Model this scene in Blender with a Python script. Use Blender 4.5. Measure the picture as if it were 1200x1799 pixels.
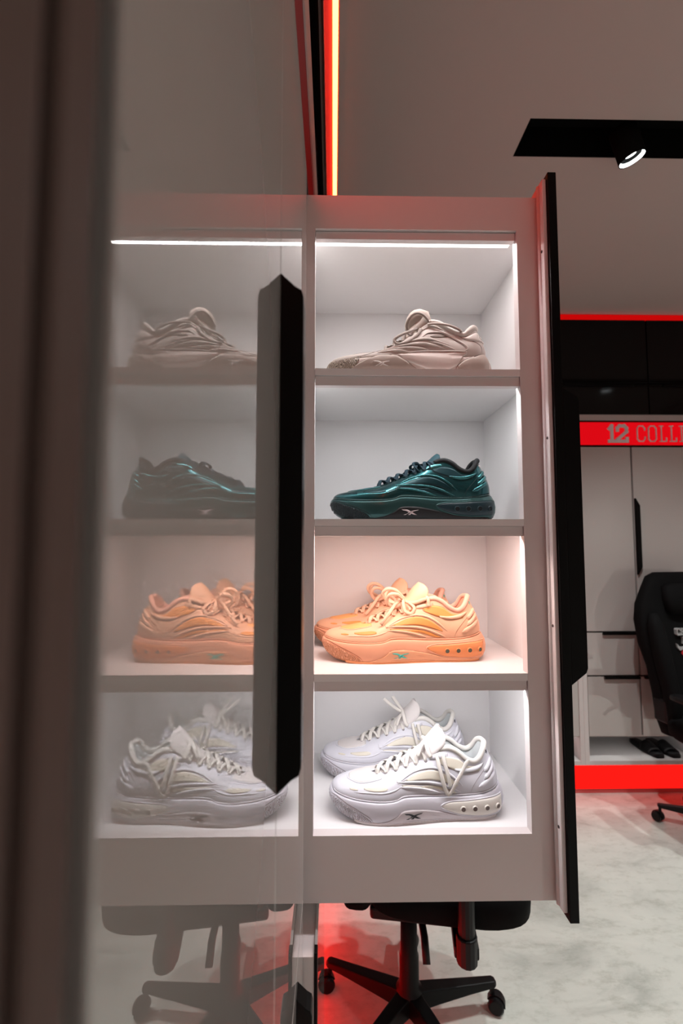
import bpy, bmesh, math, random
from mathutils import Vector, Matrix
from mathutils.bvhtree import BVHTree

random.seed(4)
for o in list(bpy.data.objects):
    bpy.data.objects.remove(o)
SC = bpy.context.scene
COL = SC.collection
R = math.radians

# ------------------------------------------------------------------ camera
EYE = 1.68
cam = bpy.data.cameras.new('camera')
cam.sensor_fit = 'VERTICAL'
cam.sensor_height = 36.0
cam.sensor_width = 24.0
cam.lens = 830.0 / 1799.0 * 36.0
cam.clip_start = 0.005
cam.clip_end = 60
cam.dof.use_dof = True
cam.dof.focus_distance = 0.90
cam.dof.aperture_fstop = 4.8
camo = bpy.data.objects.new('camera', cam)
COL.objects.link(camo)
camo.location = (0, 0, EYE)
camo.rotation_euler = (R(90 + 3.8255), 0, R(-0.9642))
SC.camera = camo

# ------------------------------------------------------------------ world, exposure
w = bpy.data.worlds.new('world')
SC.world = w
w.use_nodes = True
w.node_tree.nodes['Background'].inputs[0].default_value = (0.5, 0.48, 0.48, 1)
w.node_tree.nodes['Background'].inputs[1].default_value = 0.02
SC.view_settings.view_transform = 'Standard'
SC.view_settings.look = 'None'
SC.view_settings.gamma = 1.0
SC.view_settings.use_curve_mapping = False
SC.view_settings.exposure = 0.0
SC.cycles.max_bounces = 8
SC.cycles.diffuse_bounces = 4
SC.cycles.glossy_bounces = 4
SC.cycles.transmission_bounces = 2
SC.cycles.caustics_reflective = False
SC.cycles.caustics_refractive = False

# light strengths (used in the lamp builders below); LED_WHITE in watts per shelf strip
SPOT_W = 108.0
LED_WHITE = .84
LED_RED_LINE = 20.0
RED_KICK = 22.0


# ------------------------------------------------------------------ materials
def srgb(r, g, b):
    f = lambda c: (c / 255 / 12.92) if c / 255 <= 0.04045 else ((c / 255 + 0.055) / 1.055) ** 2.4
    return (f(r), f(g), f(b))


MATS = {}


def mat(name, col=(.8, .8, .8), rough=.5, metal=0., bump=0., bscale=300., vary=0., vscale=6., emit=None, es=0.,
        coat=0., ior=1.45, spec=.5, sheen=0.):
    m = bpy.data.materials.new(name)
    m.use_nodes = True
    nt = m.node_tree
    b = nt.nodes['Principled BSDF']
    b.inputs['Base Color'].default_value = (*col, 1)
    b.inputs['Roughness'].default_value = rough
    b.inputs['Metallic'].default_value = metal
    b.inputs['IOR'].default_value = ior
    b.inputs['Specular IOR Level'].default_value = spec
    b.inputs['Coat Weight'].default_value = coat
    b.inputs['Coat Roughness'].default_value = .06
    b.inputs['Sheen Weight'].default_value = sheen
    if emit:
        b.inputs['Emission Color'].default_value = (*emit, 1)
        b.inputs['Emission Strength'].default_value = es
    tc = nt.nodes.new('ShaderNodeTexCoord')
    if vary:
        n = nt.nodes.new('ShaderNodeTexNoise')
        n.inputs['Scale'].default_value = vscale
        n.inputs['Detail'].default_value = 5
        nt.links.new(tc.outputs['Object'], n.inputs['Vector'])
        mx = nt.nodes.new('ShaderNodeMix')
        mx.data_type = 'RGBA'
        mx.inputs[6].default_value = (*[c * (1 - vary) for c in col], 1)
        mx.inputs[7].default_value = (*[min(1, c * (1 + vary)) for c in col], 1)
        nt.links.new(n.outputs['Fac'], mx.inputs[0])
        nt.links.new(mx.outputs[2], b.inputs['Base Color'])
    if bump:
        n = nt.nodes.new('ShaderNodeTexNoise')
        n.inputs['Scale'].default_value = bscale
        n.inputs['Detail'].default_value = 3
        nt.links.new(tc.outputs['Object'], n.inputs['Vector'])
        bp = nt.nodes.new('ShaderNodeBump')
        bp.inputs['Strength'].default_value = bump
        bp.inputs['Distance'].default_value = .001
        nt.links.new(n.outputs['Fac'], bp.inputs['Height'])
        nt.links.new(bp.outputs[0], b.inputs['Normal'])
    MATS[name] = m
    return m


def swirl_mat(name, col, dark, rough=.6, scale=120., metal=0., lo=.25, hi=.5):
    """moulded rubber with winding grooves"""
    m = mat(name, col, rough, metal)
    nt = m.node_tree
    b = nt.nodes['Principled BSDF']
    tc = nt.nodes['Texture Coordinate']
    wv = nt.nodes.new('ShaderNodeTexWave')
    wv.inputs['Scale'].default_value = scale
    wv.inputs['Distortion'].default_value = 14
    wv.inputs['Detail'].default_value = 1.0
    wv.inputs['Detail Scale'].default_value = 1.1
    nt.links.new(tc.outputs['Object'], wv.inputs['Vector'])
    rp = nt.nodes.new('ShaderNodeValToRGB')
    rp.color_ramp.elements[0].position = lo
    rp.color_ramp.elements[0].color = (*dark, 1)
    rp.color_ramp.elements[1].position = hi
    rp.color_ramp.elements[1].color = (*col, 1)
    nt.links.new(wv.outputs['Fac'], rp.inputs[0])
    nt.links.new(rp.outputs[0], b.inputs['Base Color'])
    bp = nt.nodes.new('ShaderNodeBump')
    bp.inputs['Strength'].default_value = .8
    bp.inputs['Distance'].default_value = .0015
    nt.links.new(wv.outputs['Fac'], bp.inputs['Height'])
    nt.links.new(bp.outputs[0], b.inputs['Normal'])
    return m


def emitter(name, col, s):
    m = bpy.data.materials.new(name)
    m.use_nodes = True
    nt = m.node_tree
    nt.nodes.clear()
    e = nt.nodes.new('ShaderNodeEmission')
    e.inputs[0].default_value = (*col, 1)
    e.inputs[1].default_value = s
    o = nt.nodes.new('ShaderNodeOutputMaterial')
    nt.links.new(e.outputs[0], o.inputs[0])
    MATS[name] = m
    return m


def concrete():
    m = mat('concrete', (.5, .5, .47), .34)
    nt = m.node_tree
    b = nt.nodes['Principled BSDF']
    tc = nt.nodes['Texture Coordinate']
    n1 = nt.nodes.new('ShaderNodeTexNoise')
    n1.inputs['Scale'].default_value = 1.6
    n1.inputs['Detail'].default_value = 12
    n1.inputs['Roughness'].default_value = .68
    n1.inputs['Distortion'].default_value = .5
    mp = nt.nodes.new('ShaderNodeMapping')
    mp.inputs['Scale'].default_value = (1.0, 2.0, 1)
    nt.links.new(tc.outputs['Object'], mp.inputs[0])
    nt.links.new(mp.outputs[0], n1.inputs['Vector'])
    r1 = nt.nodes.new('ShaderNodeValToRGB')
    el = r1.color_ramp.elements
    el[0].position = .33
    el[0].color = (.40, .42, .385, 1)
    el[1].position = .62
    el[1].color = (.60, .62, .57, 1)
    e2 = el.new(.47)
    e2.color = (.55, .57, .525, 1)
    nt.links.new(n1.outputs['Fac'], r1.inputs[0])
    n2 = nt.nodes.new('ShaderNodeTexNoise')
    n2.inputs['Scale'].default_value = 9
    n2.inputs['Detail'].default_value = 10
    n2.inputs['Roughness'].default_value = .75
    nt.links.new(mp.outputs[0], n2.inputs['Vector'])
    r2 = nt.nodes.new('ShaderNodeValToRGB')
    r2.color_ramp.elements[0].position = .36
    r2.color_ramp.elements[0].color = (.80, .80, .78, 1)
    r2.color_ramp.elements[1].position = .50
    r2.color_ramp.elements[1].color = (1, 1, 1, 1)
    nt.links.new(n2.outputs['Fac'], r2.inputs[0])
    mx = nt.nodes.new('ShaderNodeMix')
    mx.data_type = 'RGBA'
    mx.blend_type = 'MULTIPLY'
    mx.inputs[0].default_value = 1
    nt.links.new(r1.outputs[0], mx.inputs[6])
    nt.links.new(r2.outputs[0], mx.inputs[7])
    nt.links.new(mx.outputs[2], b.inputs['Base Color'])
    bp = nt.nodes.new('ShaderNodeBump')
    bp.inputs['Strength'].default_value = .15
    bp.inputs['Distance'].default_value = .002
    nt.links.new(n2.outputs['Fac'], bp.inputs['Height'])
    nt.links.new(bp.outputs[0], b.inputs['Normal'])
    return m


concrete()
mat('plaster', (.50, .47, .45), .8, bump=.08, bscale=90)
mat('ceiling_paint', (.50, .45, .425), .85, bump=.06, bscale=120)
mat('gloss_white', (.41, .385, .37), .0, ior=1.85)
mat('carcass', (.55, .53, .52), .5)
mat('melamine', (.80, .79, .79), .42, bump=.03, bscale=900)
mat('melamine_frame', (.68, .625, .62), .5, bump=.03, bscale=900)
mat('gloss_black', (.003, .003, .003), .08, spec=.25)
mat('satin_black', (.003, .003, .003), .35, spec=.12)
mat('black_plastic', (.004, .004, .0045), .42, spec=.25)
mat('black_fabric', (.0028, .0028, .003), .8, bump=.3, bscale=700, spec=.1)
mat('fluted_brown', (.125, .085, .075), .7, spec=.2)
mat('fluted_groove', (.012, .008, .007), .8, spec=.1)
mat('steel', (.55, .55, .56), .25, metal=1)
mat('rivet', (.10, .08, .08), .4, metal=.8)
mat('matt_black', (.003, .003, .003), .7, spec=.0)
mat('lip_dark', (.09, .075, .075), .7, spec=.1)
mat('slot_black', (.003, .003, .003), .9, spec=.1)
mat('fascia_grey', (.42, .38, .37), .5)
mat('letter_grey', (.75, .70, .71), .6)
mat('letter_white', (.28, .28, .28), .6)
mat('emblem_red', (.35, .01, .015), .6)
mat('kick_plate', (.55, .09, .085), .35)
mat('lamp_reflector', (.9, .9, .9), .3)
mat('red_lit_profile', (.55, .10, .10), .5)  # red glow of the light line put into the profile's colour
emitter('led_white', (1, .98, .98), 4)
emitter('led_warm', (1, .95, .93), 4)
emitter('led_cool', (.99, .99, 1), 4)
emitter('led_rose', (1, .80, .76), 4)
emitter('led_red_line', (1, .125, .030), LED_RED_LINE)
emitter('led_red_kick', (1, .009, .006), RED_KICK * .062)
emitter('led_red_kick_left', (1, .006, .005), RED_KICK * 1.7)
emitter('led_red_cove', (1, .004, .004), .55)
emitter('sign_red', (1, .004, .010), .72)
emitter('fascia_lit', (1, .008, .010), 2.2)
emitter('cubby_white', (1, .98, .97), 9)
emitter('spot_glow', (.93, .98, 1), 12)


# ------------------------------------------------------------------ mesh helpers
class MB:
    def __init__(s):
        s.v = []
        s.f = []

    def add(s, vs, fs):
        n = len(s.v)
        s.v += [tuple(p) for p in vs]
        s.f += [tuple(i + n for i in f) for f in fs]
        return s

    def box(s, x0, x1, y0, y1, z0, z1):
        return s.add([(x0, y0, z0), (x1, y0, z0), (x1, y1, z0), (x0, y1, z0), (x0, y0, z1), (x1, y0, z1), (x1, y1, z1),
                      (x0, y1, z1)],
                     [(0, 3, 2, 1), (4, 5, 6, 7), (0, 1, 5, 4), (1, 2, 6, 5), (2, 3, 7, 6), (3, 0, 4, 7)])

    def grid(s, rows, closed_u=False, closed_v=False, cap=False):
        nr, nc = len(rows), len(rows[0])
        vs = [p for r in rows for p in r]
        fs = []
        for i in range(nr - 1 + (1 if closed_u else 0)):
            for j in range(nc - 1 + (1 if closed_v else 0)):
                a, b = i, (i + 1) % nr
                c, d = j, (j + 1) % nc
                fs.append((a * nc + c, a * nc + d, b * nc + d, b * nc + c))
        if cap:
            fs.append(tuple(range(nc - 1, -1, -1)))
            fs.append(tuple((nr - 1) * nc + k for k in range(nc)))
        return s.add(vs, fs)

    def tube(s, path, r, n=8, flat=1.0, up=(0, 0, 1), r_end=None):
        """swept ellipse: half-width r across, r*flat along the up direction"""
        P = [Vector(p) for p in path]
        rows = []
        for i, p in enumerate(P):
            t = (P[min(i + 1, len(P) - 1)] - P[max(i - 1, 0)])
            if t.length < 1e-9:
                t = Vector((1, 0, 0))
            t.normalize()
            u = up[i] if isinstance(up, list) else Vector(up)
            sd = t.cross(Vector(u))
            if sd.length < 1e-5:
                sd = t.cross(Vector((1, 0, 0.01)))
            sd.normalize()
            nn = sd.cross(t)
            rr = r if r_end is None else r + (r_end - r) * i / (len(P) - 1)
            rows.append([p + sd * (math.cos(2 * math.pi * k / n) * rr) + nn * (math.sin(2 * math.pi * k / n) * rr * flat)
                         for k in range(n)])
        return s.grid(rows, closed_v=True, cap=True)

    def lathe(s, prof, M=None, n=20, ring=False):
        """profile of (radius, height) turned about local z"""
        M = M or Matrix()
        rows = []
        for (rr, h) in prof:
            rows.append([M @ Vector((math.cos(2 * math.pi * k / n) * rr, math.sin(2 * math.pi * k / n) * rr, h))
                         for k in range(n)])
        return s.grid(rows, closed_u=ring, closed_v=True, cap=not ring)

    def prism(s, poly, axis, d0, d1):
        n = len(poly)

        def P(a, b, d):
            return {'x': (d, a, b), 'y': (a, d, b), 'z': (a, b, d)}[axis]
        vs = [P(a, b, d0) for a, b in poly] + [P(a, b, d1) for a, b in poly]
        fs = [tuple(range(n)), tuple(range(2 * n - 1, n - 1, -1))]
        fs += [(i, i + n, (i + 1) % n + n, (i + 1) % n) for i in range(n)]
        return s.add(vs, fs)

    def build(s, name, m, parent=None, smooth=False, bevel=0., seg=2, scale=1., off=(0, 0, 0), merge=0., local=False):
        me = bpy.data.meshes.new(name)
        o3 = Vector(off)
        pl = Vector((0, 0, 0))
        if parent is not None and not local:
            pl = wloc(parent)
        me.from_pydata([(Vector(p) * scale + o3 - pl)[:] for p in s.v], [], s.f)
        bm = bmesh.new()
        bm.from_mesh(me)
        if merge:
            bmesh.ops.remove_doubles(bm, verts=bm.verts, dist=merge)
        bmesh.ops.recalc_face_normals(bm, faces=bm.faces)
        bm.to_mesh(me)
        bm.free()
        me.materials.append(MATS[m])
        if smooth:
            me.polygons.foreach_set('use_smooth', [True] * len(me.polygons))
        o = bpy.data.objects.new(name, me)
        COL.objects.link(o)
        if parent is not None:
            o.parent = parent
        if bevel:
            b = o.modifiers.new('bevel', 'BEVEL')
            b.width = bevel
            b.segments = seg
            b.limit_method = 'ANGLE'
            b.angle_limit = R(35)
        return o


def wloc(o):
    v = Vector((0, 0, 0))
    while o is not None:
        v += o.location
        o = o.parent
    return v


def tag(o, label=None, cat=None, group=None, kind=None):
    if label:
        o['label'] = label
    if cat:
        o['category'] = cat
    if group:
        o['group'] = group
    if kind:
        o['kind'] = kind
    return o


def thing(name, label, cat, loc=(0, 0, 0), group=None):
    o = bpy.data.objects.new(name, None)
    COL.objects.link(o)
    o.location = loc
    o.empty_display_size = .05
    return tag(o, label, cat, group)


def box(name, x0, x1, y0, y1, z0, z1, m, parent=None, bevel=0., seg=2):
    return MB().box(x0, x1, y0, y1, z0, z1).build(name, m, parent, bevel=bevel, seg=seg)


def copy_tree(o, parent=None):
    c = o.copy()
    COL.objects.link(c)
    c.parent = parent
    for ch in list(o.children):
        copy_tree(ch, c)
    return c


# ------------------------------------------------------------------ the room
WX = -0.0463          # front plane of the locker bank on the left
FY = 3.20             # front plane of the locker bank at the back
CZ = 3.30             # ceiling
struct = lambda o: tag(o, kind='structure')
struct(box('floor', -.70, 4.0, -2.2, 3.9, -.06, 0, 'concrete'))
struct(box('wall_left', -.80, -.70, -2.2, 3.9, 0, CZ + .2, 'plaster'))
struct(box('wall_back', -.70, 4.0, 3.80, 3.9, 0, CZ + .2, 'plaster'))
struct(box('wall_right', 4.0, 4.1, -2.2, 3.9, 0, CZ + .2, 'plaster'))
struct(box('wall_front', -.70, 4.0, -2.3, -2.2, 0, CZ + .2, 'plaster'))
# ceiling with two slots cut for the track lights
SLOT = [(.75, 3.6, 1.687, 1.865), (.35, 3.6, -.80, -.62)]
cm = MB()
ys = [-2.2, -.80, -.62, 1.687, 1.865, 3.8]
cm.box(-.70, 4.0, -2.2, -.80, CZ, CZ + .05)
cm.box(-.70, .35, -.80, -.62, CZ, CZ + .05).box(3.6, 4.0, -.80, -.62, CZ, CZ + .05)
cm.box(-.70, 4.0, -.62, 1.687, CZ, CZ + .05)
cm.box(-.70, .75, 1.687, 1.865, CZ, CZ + .05).box(3.6, 4.0, 1.687, 1.865, CZ, CZ + .05)
cm.box(-.70, 4.0, 1.865, 3.8, CZ, CZ + .05)
struct(cm.build('ceiling', 'ceiling_paint'))


# ------------------------------------------------------------------ track lights
def slot(i, lab):
    x0, x1, y0, y1 = SLOT[i]
    m = MB()
    t = .004
    zt = CZ + .13
    m.box(x0, x1, y0, y1, zt, zt + t)
    m.box(x0, x0 + t, y0, y1, CZ, zt).box(x1 - t, x1, y0, y1, CZ, zt)
    m.box(x0 + t, x1 - t, y0, y0 + t, CZ, zt).box(x0 + t, x1 - t, y1 - t, y1, CZ, zt)
    r = thing('light_slot', lab, 'light slot', ((x0 + x1) / 2, (y0 + y1) / 2, CZ))
    m.build('slot_liner', 'slot_black', r)
    box('track_rail', x0 + .03, x1 - .03, (y0 + y1) / 2 - .016, (y0 + y1) / 2 + .016, zt - .03, zt, 'slot_black', r)
    return r


slot(0, 'long black recessed slot in the ceiling above the red-lit lockers')
slot(1, 'black recessed ceiling slot above the camera, parallel to the one in view')


def spot(x, y, tilt, rz, lab, power, angle=105):
    """cylindrical track spot hanging from its rail"""
    r = thing('spotlight', lab, 'spotlight', (x, y, CZ + .10), 'spotlights in the ceiling slots')
    MB().lathe([(.012, .0), (.012, -.08)], Matrix.Translation((x, y, CZ + .10))).build('stem', 'slot_black', r)
    M = Matrix.Translation((x, y, CZ - .028)) @ Matrix.Rotation(rz, 4, 'Z') @ Matrix.Rotation(tilt, 4, 'X')
    # can: open at the bottom, with a thick lip and an inner white reflector
    MB().lathe([(.012, .075), (.044, .075), (.050, .068), (.050, -.055), (.046, -.055), (.046, -.050), (.046, .060),
                (.012, .060)], M, 36).build('can', 'slot_black', r, smooth=True)
    MB().lathe([(.0455, -.054), (.040, -.035), (.030, -.008), (.030, -.0075), (.0408, -.035), (.0459, -.054)], M,
               36, ring=True).build('reflector', 'spot_glow', r, smooth=True)
    MB().lathe([(.001, -.034), (.022, -.034), (.022, -.020), (.001, -.020)], M, 28).build('lens', 'spot_glow', r)
    MB().lathe([(.0230, -.037), (.0385, -.044), (.0385, -.038), (.0230, -.030)], M, 28, ring=True).build('baffle_ring', 'slot_black', r)
    L = bpy.data.lights.new('beam', 'SPOT')
    L.energy = power
    L.spot_size = R(angle)
    L.spot_blend = .6
    L.shadow_soft_size = .035
    L.color = (.98, 1, .975)
    lo = bpy.data.objects.new('beam', L)
    COL.objects.link(lo)
    lo.parent = r
    lo.matrix_local = Matrix.Translation((0, 0, -(CZ + .10))) @ Matrix.Translation((-x, -y, 0)) @ M @ Matrix.Translation(
        (0, 0, -.062))
    return r


spot(1.180, 1.775, R(19), R(-80), 'lit black can spotlight tilted out of the ceiling slot', SPOT_W)
spot(1.95, 1.775, R(-12), R(0), 'second can spotlight along the ceiling slot, just past the right edge', SPOT_W * 1.15)
spot(2.75, 1.775, R(-10), R(0), 'can spotlight at the far right of the ceiling slot', SPOT_W * 1.2)
spot(.80, -.71, R(-18), R(20), 'can spotlight behind the camera nearest the left lockers', SPOT_W * .92)
spot(1.9, -.71, R(0), R(0), 'can spotlight behind the camera at mid slot', SPOT_W * .85)
spot(3.0, -.71, R(0), R(0), 'can spotlight behind the camera at the far right', SPOT_W * .85)

# ------------------------------------------------------------------ red light line along the ceiling
rl = thing('red_light_line', 'red glowing light line running along the ceiling above the left lockers', 'light strip',
           (.004, 1.0, CZ - .03))
box('diffuser', -.0045, .0125, -1.6, 3.14, CZ - .014, CZ - .0005, 'led_red_line', rl)
box('profile', -.0300, -.0048, -1.6, 3.14, CZ - .008, CZ - .0005, 'red_lit_profile', rl, bevel=.001)
box('profile_edge', -.0340, -.0302, -1.6, 3.14, CZ - .028, CZ - .0005, 'red_lit_profile', rl, bevel=.001)
box('profile', .0128, .0165, -1.6, 3.14, CZ - .012, CZ - .0005, 'red_lit_profile', rl, bevel=.001)


# ------------------------------------------------------------------ edge handle
def handle_poly(z0, z1, dep, sgn, x0):
    """outline of a bar pull seen from its narrow side: bevelled towards the door"""
    a, b = dep * .62, dep * .92
    return [(x0, z0), (x0 + sgn * a, z0 + dep * .58), (x0 + sgn * b, z0 + dep * .76), (x0 + sgn * dep, z0 + dep * 1.05),
            (x0 + sgn * dep, z1 - dep * 1.05), (x0 + sgn * b, z1 - dep * .76), (x0 + sgn * a, z1 - dep * .58), (x0, z1)]


def bar_handle_x(parent, x0, sgn, y0, y1, z0, z1, dep=.0200):
    pts = [(p[0], p[1]) for p in handle_poly(z0, z1, dep, sgn, x0)]
    return MB().prism(pts, 'y', y0, y1).build('handle', 'satin_black', parent, bevel=.0008)


# ------------------------------------------------------------------ left locker bank
def left_locker(y0, y1, lab, doors, grp='gloss white lockers on the left'):
    """doors: list of (y0,y1,z0,z1,handle (y,z0,z1) or None, is_drawer)"""
    r = thing('wall_locker', lab, 'locker', (-.35, (y0 + y1) / 2, 0), grp)
    t = .018
    m = MB()
    m.box(-.69, WX - .022, y0, y0 + t, .217, 2.30).box(-.69, WX - .022, y1 - t, y1, .217, 2.30)
    m.box(-.69, WX - .022, y0 + t, y1 - t, .217, .235).box(-.69, WX - .022, y0 + t, y1 - t, 2.28, 2.30)
    m.box(-.69, -.67, y0 + t, y1 - t, .235, 2.28)
    m.build('carcass', 'carcass', r)
    for (a, b, z0, z1, h, dr) in doors:
        d = box('drawer_front' if dr else 'door', WX - .02, WX, a, b, z0, z1, 'gloss_white', r, bevel=.0012)
        if h:
            bar_handle_x(d, WX, 1, h[0], h[0] + .026, h[1], h[2])
    return r


left_locker(.0966, .3970, 'plain gloss white locker door nearest the camera beside the fluted dark edge',
            [(.0966, .3970, .217, 2.3125, None, 0)])
left_locker(.3985, .768, 'gloss white locker with a long black bar handle beside the open shoe cabinet',
            [(.3985, .768, 1.136, 2.3125, (.3985, 1.476, 1.916), 0), (.3985, .768, .217, 1.132, (.634, .66, 1.108), 1)])
# column that the shoe cabinet slides out of
r = thing('wall_locker', 'gloss white locker column that the shoe cabinet slides out of', 'locker', (-.35, 1.08, 0),
          'gloss white lockers on the left')
m = MB()
m.box(-.69, WX - .022, .772, .786, .217, 2.30).box(-.69, WX - .022, 1.175, 1.190, .217, 2.30)
m.box(-.69, WX - .022, 1.372, 1.386, .217, 2.30)
m.box(-.69, WX - .022, .786, 1.175, 1.035, 1.050).box(-.69, -.67, .786, 1.372, .217, 2.30)
m.box(-.69, WX - .022, .786, 1.372, .217, .235).box(-.69, WX - .022, 1.190, 1.372, 2.28, 2.30)
m.build('carcass', 'carcass', r)
lp = box('lower_pull_out', WX - .02, -.0292, .772, 1.386, .217, 1.045, 'melamine_frame', r, bevel=.0008)
box('edge_profile', -.0290, -.0240, .770, .786, .213, 1.052, 'satin_black', lp, bevel=.0006)
box('front_panel', -.0290, -.0245, .7865, 1.392, .213, 1.052, 'gloss_white', lp, bevel=.0006)
box('door', WX - .02, WX, 1.178, 1.386, 1.049, 2.3125, 'gloss_white', r, bevel=.0012)
left_locker(1.394, 1.990, 'gloss white locker just past the shoe cabinet, its foot lit red',
            [(1.394, 1.990, .217, 2.3125, (1.394, 1.40, 1.94), 0)])
left_locker(1.994, 2.590, 'gloss white locker second from the back corner, its foot lit red',
            [(1.994, 2.590, .217, 2.3125, (1.994, 1.40, 1.94), 0)])
left_locker(2.594, 3.190, 'gloss white locker in the back left corner, its foot lit red',
            [(2.594, 3.190, .217, 2.3125, (2.594, 1.40, 1.94), 0)])

# fluted dark edge profile right beside the lens
tr = thing('trim_1', None, None, (WX, .05, .0))
tr['kind'] = 'structure'
box('backing', -.30, WX - .0120, -.9, .0960, .217, 2.3125, 'fluted_groove', tr)
yy = .0881
for k in range(9):
    wd = .0122
    box('rib', WX - .0120, WX, yy - wd, yy, .217, 2.3125, 'fluted_brown', tr, bevel=.0012)
    yy -= wd + .0046
# fascia, ledge and black overhead cabinets above the doors
fa = thing('fascia_board', 'white fascia strip over the left locker doors, glowing dull red', 'fascia', (-.2, 1.0, 2.31))
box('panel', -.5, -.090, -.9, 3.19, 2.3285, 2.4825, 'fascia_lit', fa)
box('lip', -.5, WX - .001, -.9, 3.19, 2.3215, 2.328, 'lip_dark', fa)
box('lip', -.5, WX - .001, -.9, 3.19, 2.483, 2.490, 'lip_dark', fa)
box('ledge', -.5, WX + .002, -.9, 3.19, 2.493, 2.630, 'fascia_grey', fa, bevel=.001)
yo = [-.9, -.30, .30, .90, 1.50, 2.10, 2.70, 3.19]
wh = ['behind the camera', 'overhead beside the camera', 'overhead, just before the shoe cabinet',
      'overhead, just above the shoe cabinet', 'overhead, second past the shoe cabinet',
      'overhead, third past the shoe cabinet', 'overhead, in the back left corner']
for k in range(7):
    r = thing('overhead_cabinet', 'gloss black cabinet on the left bank ' + wh[k], 'cabinet', (-.3, (yo[k] + yo[k + 1]) / 2, 2.634),
              'black overhead cabinets on the left')
    box('body', -.68, WX - .02, yo[k] + .002, yo[k + 1] - .002, 2.634, 3.255, 'satin_black', r)
    d = box('door', WX - .0195, WX, yo[k] + .002, yo[k + 1] - .002, 2.634, 3.255, 'matt_black', r, bevel=.001)
    box('grip', WX - .0195, WX + .004, yo[k] + .15, yo[k + 1] - .15, 2.6305, 2.6335, 'satin_black', d)


# red kick lights under the banks
kl = thing('kick_light', 'red light strip under the left lockers washing the floor', 'light strip', (-.10, 1.2, 0))
box('kick_plate', -.16, -.145, -.9, 3.28, .0, .215, 'kick_plate', kl)
box('light_bar', -.1445, -.1385, -.6, 3.18, .085, .100, 'led_red_kick_left', kl)
kf = thing('kick_light', 'red light strip under the back lockers washing the floor', 'light strip', (1.9, 3.26, 0))
box('kick_plate', -.05, 4.0, 3.28, 3.295, 0, .215, 'kick_plate', kf)
box('light_bar', -.0, 3.99, 3.2735, 3.2795, .030, .205, 'led_red_kick', kf)


# ------------------------------------------------------------------ lettering from strokes (slab style)
GL = {
    'C': (.62, [[(.62, .72), (.62, .85), (.47, 1), (.15, 1), (0, .85), (0, .15), (.15, 0), (.47, 0), (.62, .15), (.62, .28)]]),
    'O': (.62, [[(.15, 1), (.47, 1), (.62, .85), (.62, .15), (.47, 0), (.15, 0), (0, .15), (0, .85), (.15, 1)]]),
    'L': (.52, [[(0, 1), (.26, 1)], [(.13, 1), (.13, 0)], [(0, 0), (.52, 0), (.52, .22)]]),
    'I': (.28, [[(0, 1), (.28, 1)], [(.14, 1), (.14, 0)], [(0, 0), (.28, 0)]]),
    'N': (.62, [[(.1, 0), (.1, 1), (.52, 0), (.52, 1)], [(0, 1), (.12, 1)], [(0, 0), (.2, 0)], [(.42, 1), (.62, 1)]]),
    'S': (.58, [[(.58, .74), (.58, .86), (.45, 1), (.13, 1), (0, .86), (0, .64), (.12, .53), (.46, .47), (.58, .36),
                 (.58, .14), (.45, 0), (.13, 0), (0, .14), (0, .26)]]),
    'H': (.64, [[(.1, 0), (.1, 1)], [(.54, 0), (.54, 1)], [(.1, .5), (.54, .5)], [(0, 0), (.2, 0)], [(0, 1), (.2, 1)],
                [(.44, 0), (.64, 0)], [(.44, 1), (.64, 1)]]),
    'A': (.66, [[(.08, 0), (.33, 1), (.58, 0)], [(.17, .34), (.49, .34)], [(0, 0), (.18, 0)], [(.48, 0), (.66, 0)]]),
    'G': (.62, [[(.62, .72), (.62, .85), (.47, 1), (.15, 1), (0, .85), (0, .15), (.15, 0), (.47, 0), (.62, .15), (.62, .45),
                 (.34, .45)]]),
    'B': (.6, [[(.1, 0), (.1, 1)], [(0, 1), (.47, 1), (.57, .9), (.57, .62), (.47, .52), (.1, .52)],
               [(.47, .52), (.6, .42), (.6, .1), (.5, 0), (0, 0)]]),
    'U': (.64, [[(.1, 1), (.1, .15), (.22, 0), (.44, 0), (.54, .15), (.54, 1)], [(0, 1), (.2, 1)], [(.44, 1), (.64, 1)]]),
    '1': (.36, [[(.02, .82), (.18, 1), (.18, 0)], [(0, 0), (.36, 0)]]),
    '2': (.62, [[(.02, .72), (.02, .86), (.16, 1), (.46, 1), (.6, .86), (.6, .62), (.02, .12), (.02, 0), (.62, 0), (.62, .18)]]),
    ' ': (.4, []),
}


def letters(text, h, sw, y0, y1, x, z, parent, m, gap=.2, xs=1.0):
    """each character its own mesh, standing in the xz plane, facing -y"""
    for ch in text:
        wd, strokes = GL[ch]
        if strokes:
            mb = MB()
            nst = 0
            for st in strokes:
                for a, b in zip(st[:-1], st[1:]):
                    p = Vector((a[0] * h * xs + x, 0, a[1] * h + z))
                    q = Vector((b[0] * h * xs + x, 0, b[1] * h + z))
                    t = (q - p).normalized()
                    p -= t * sw * .5
                    q += t * sw * .5
                    s = Vector((-t.z, 0, t.x)) * sw * .5
                    c = [p + s, p - s, q - s, q + s]
                    nst += 1
                    mb.prism([(k.x, k.z) for k in c], 'y', y0 - nst * .00025, y1 + nst * .0001)
            mb.build('letter', m, parent)
        x += (wd * xs + gap) * h
    return x


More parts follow.
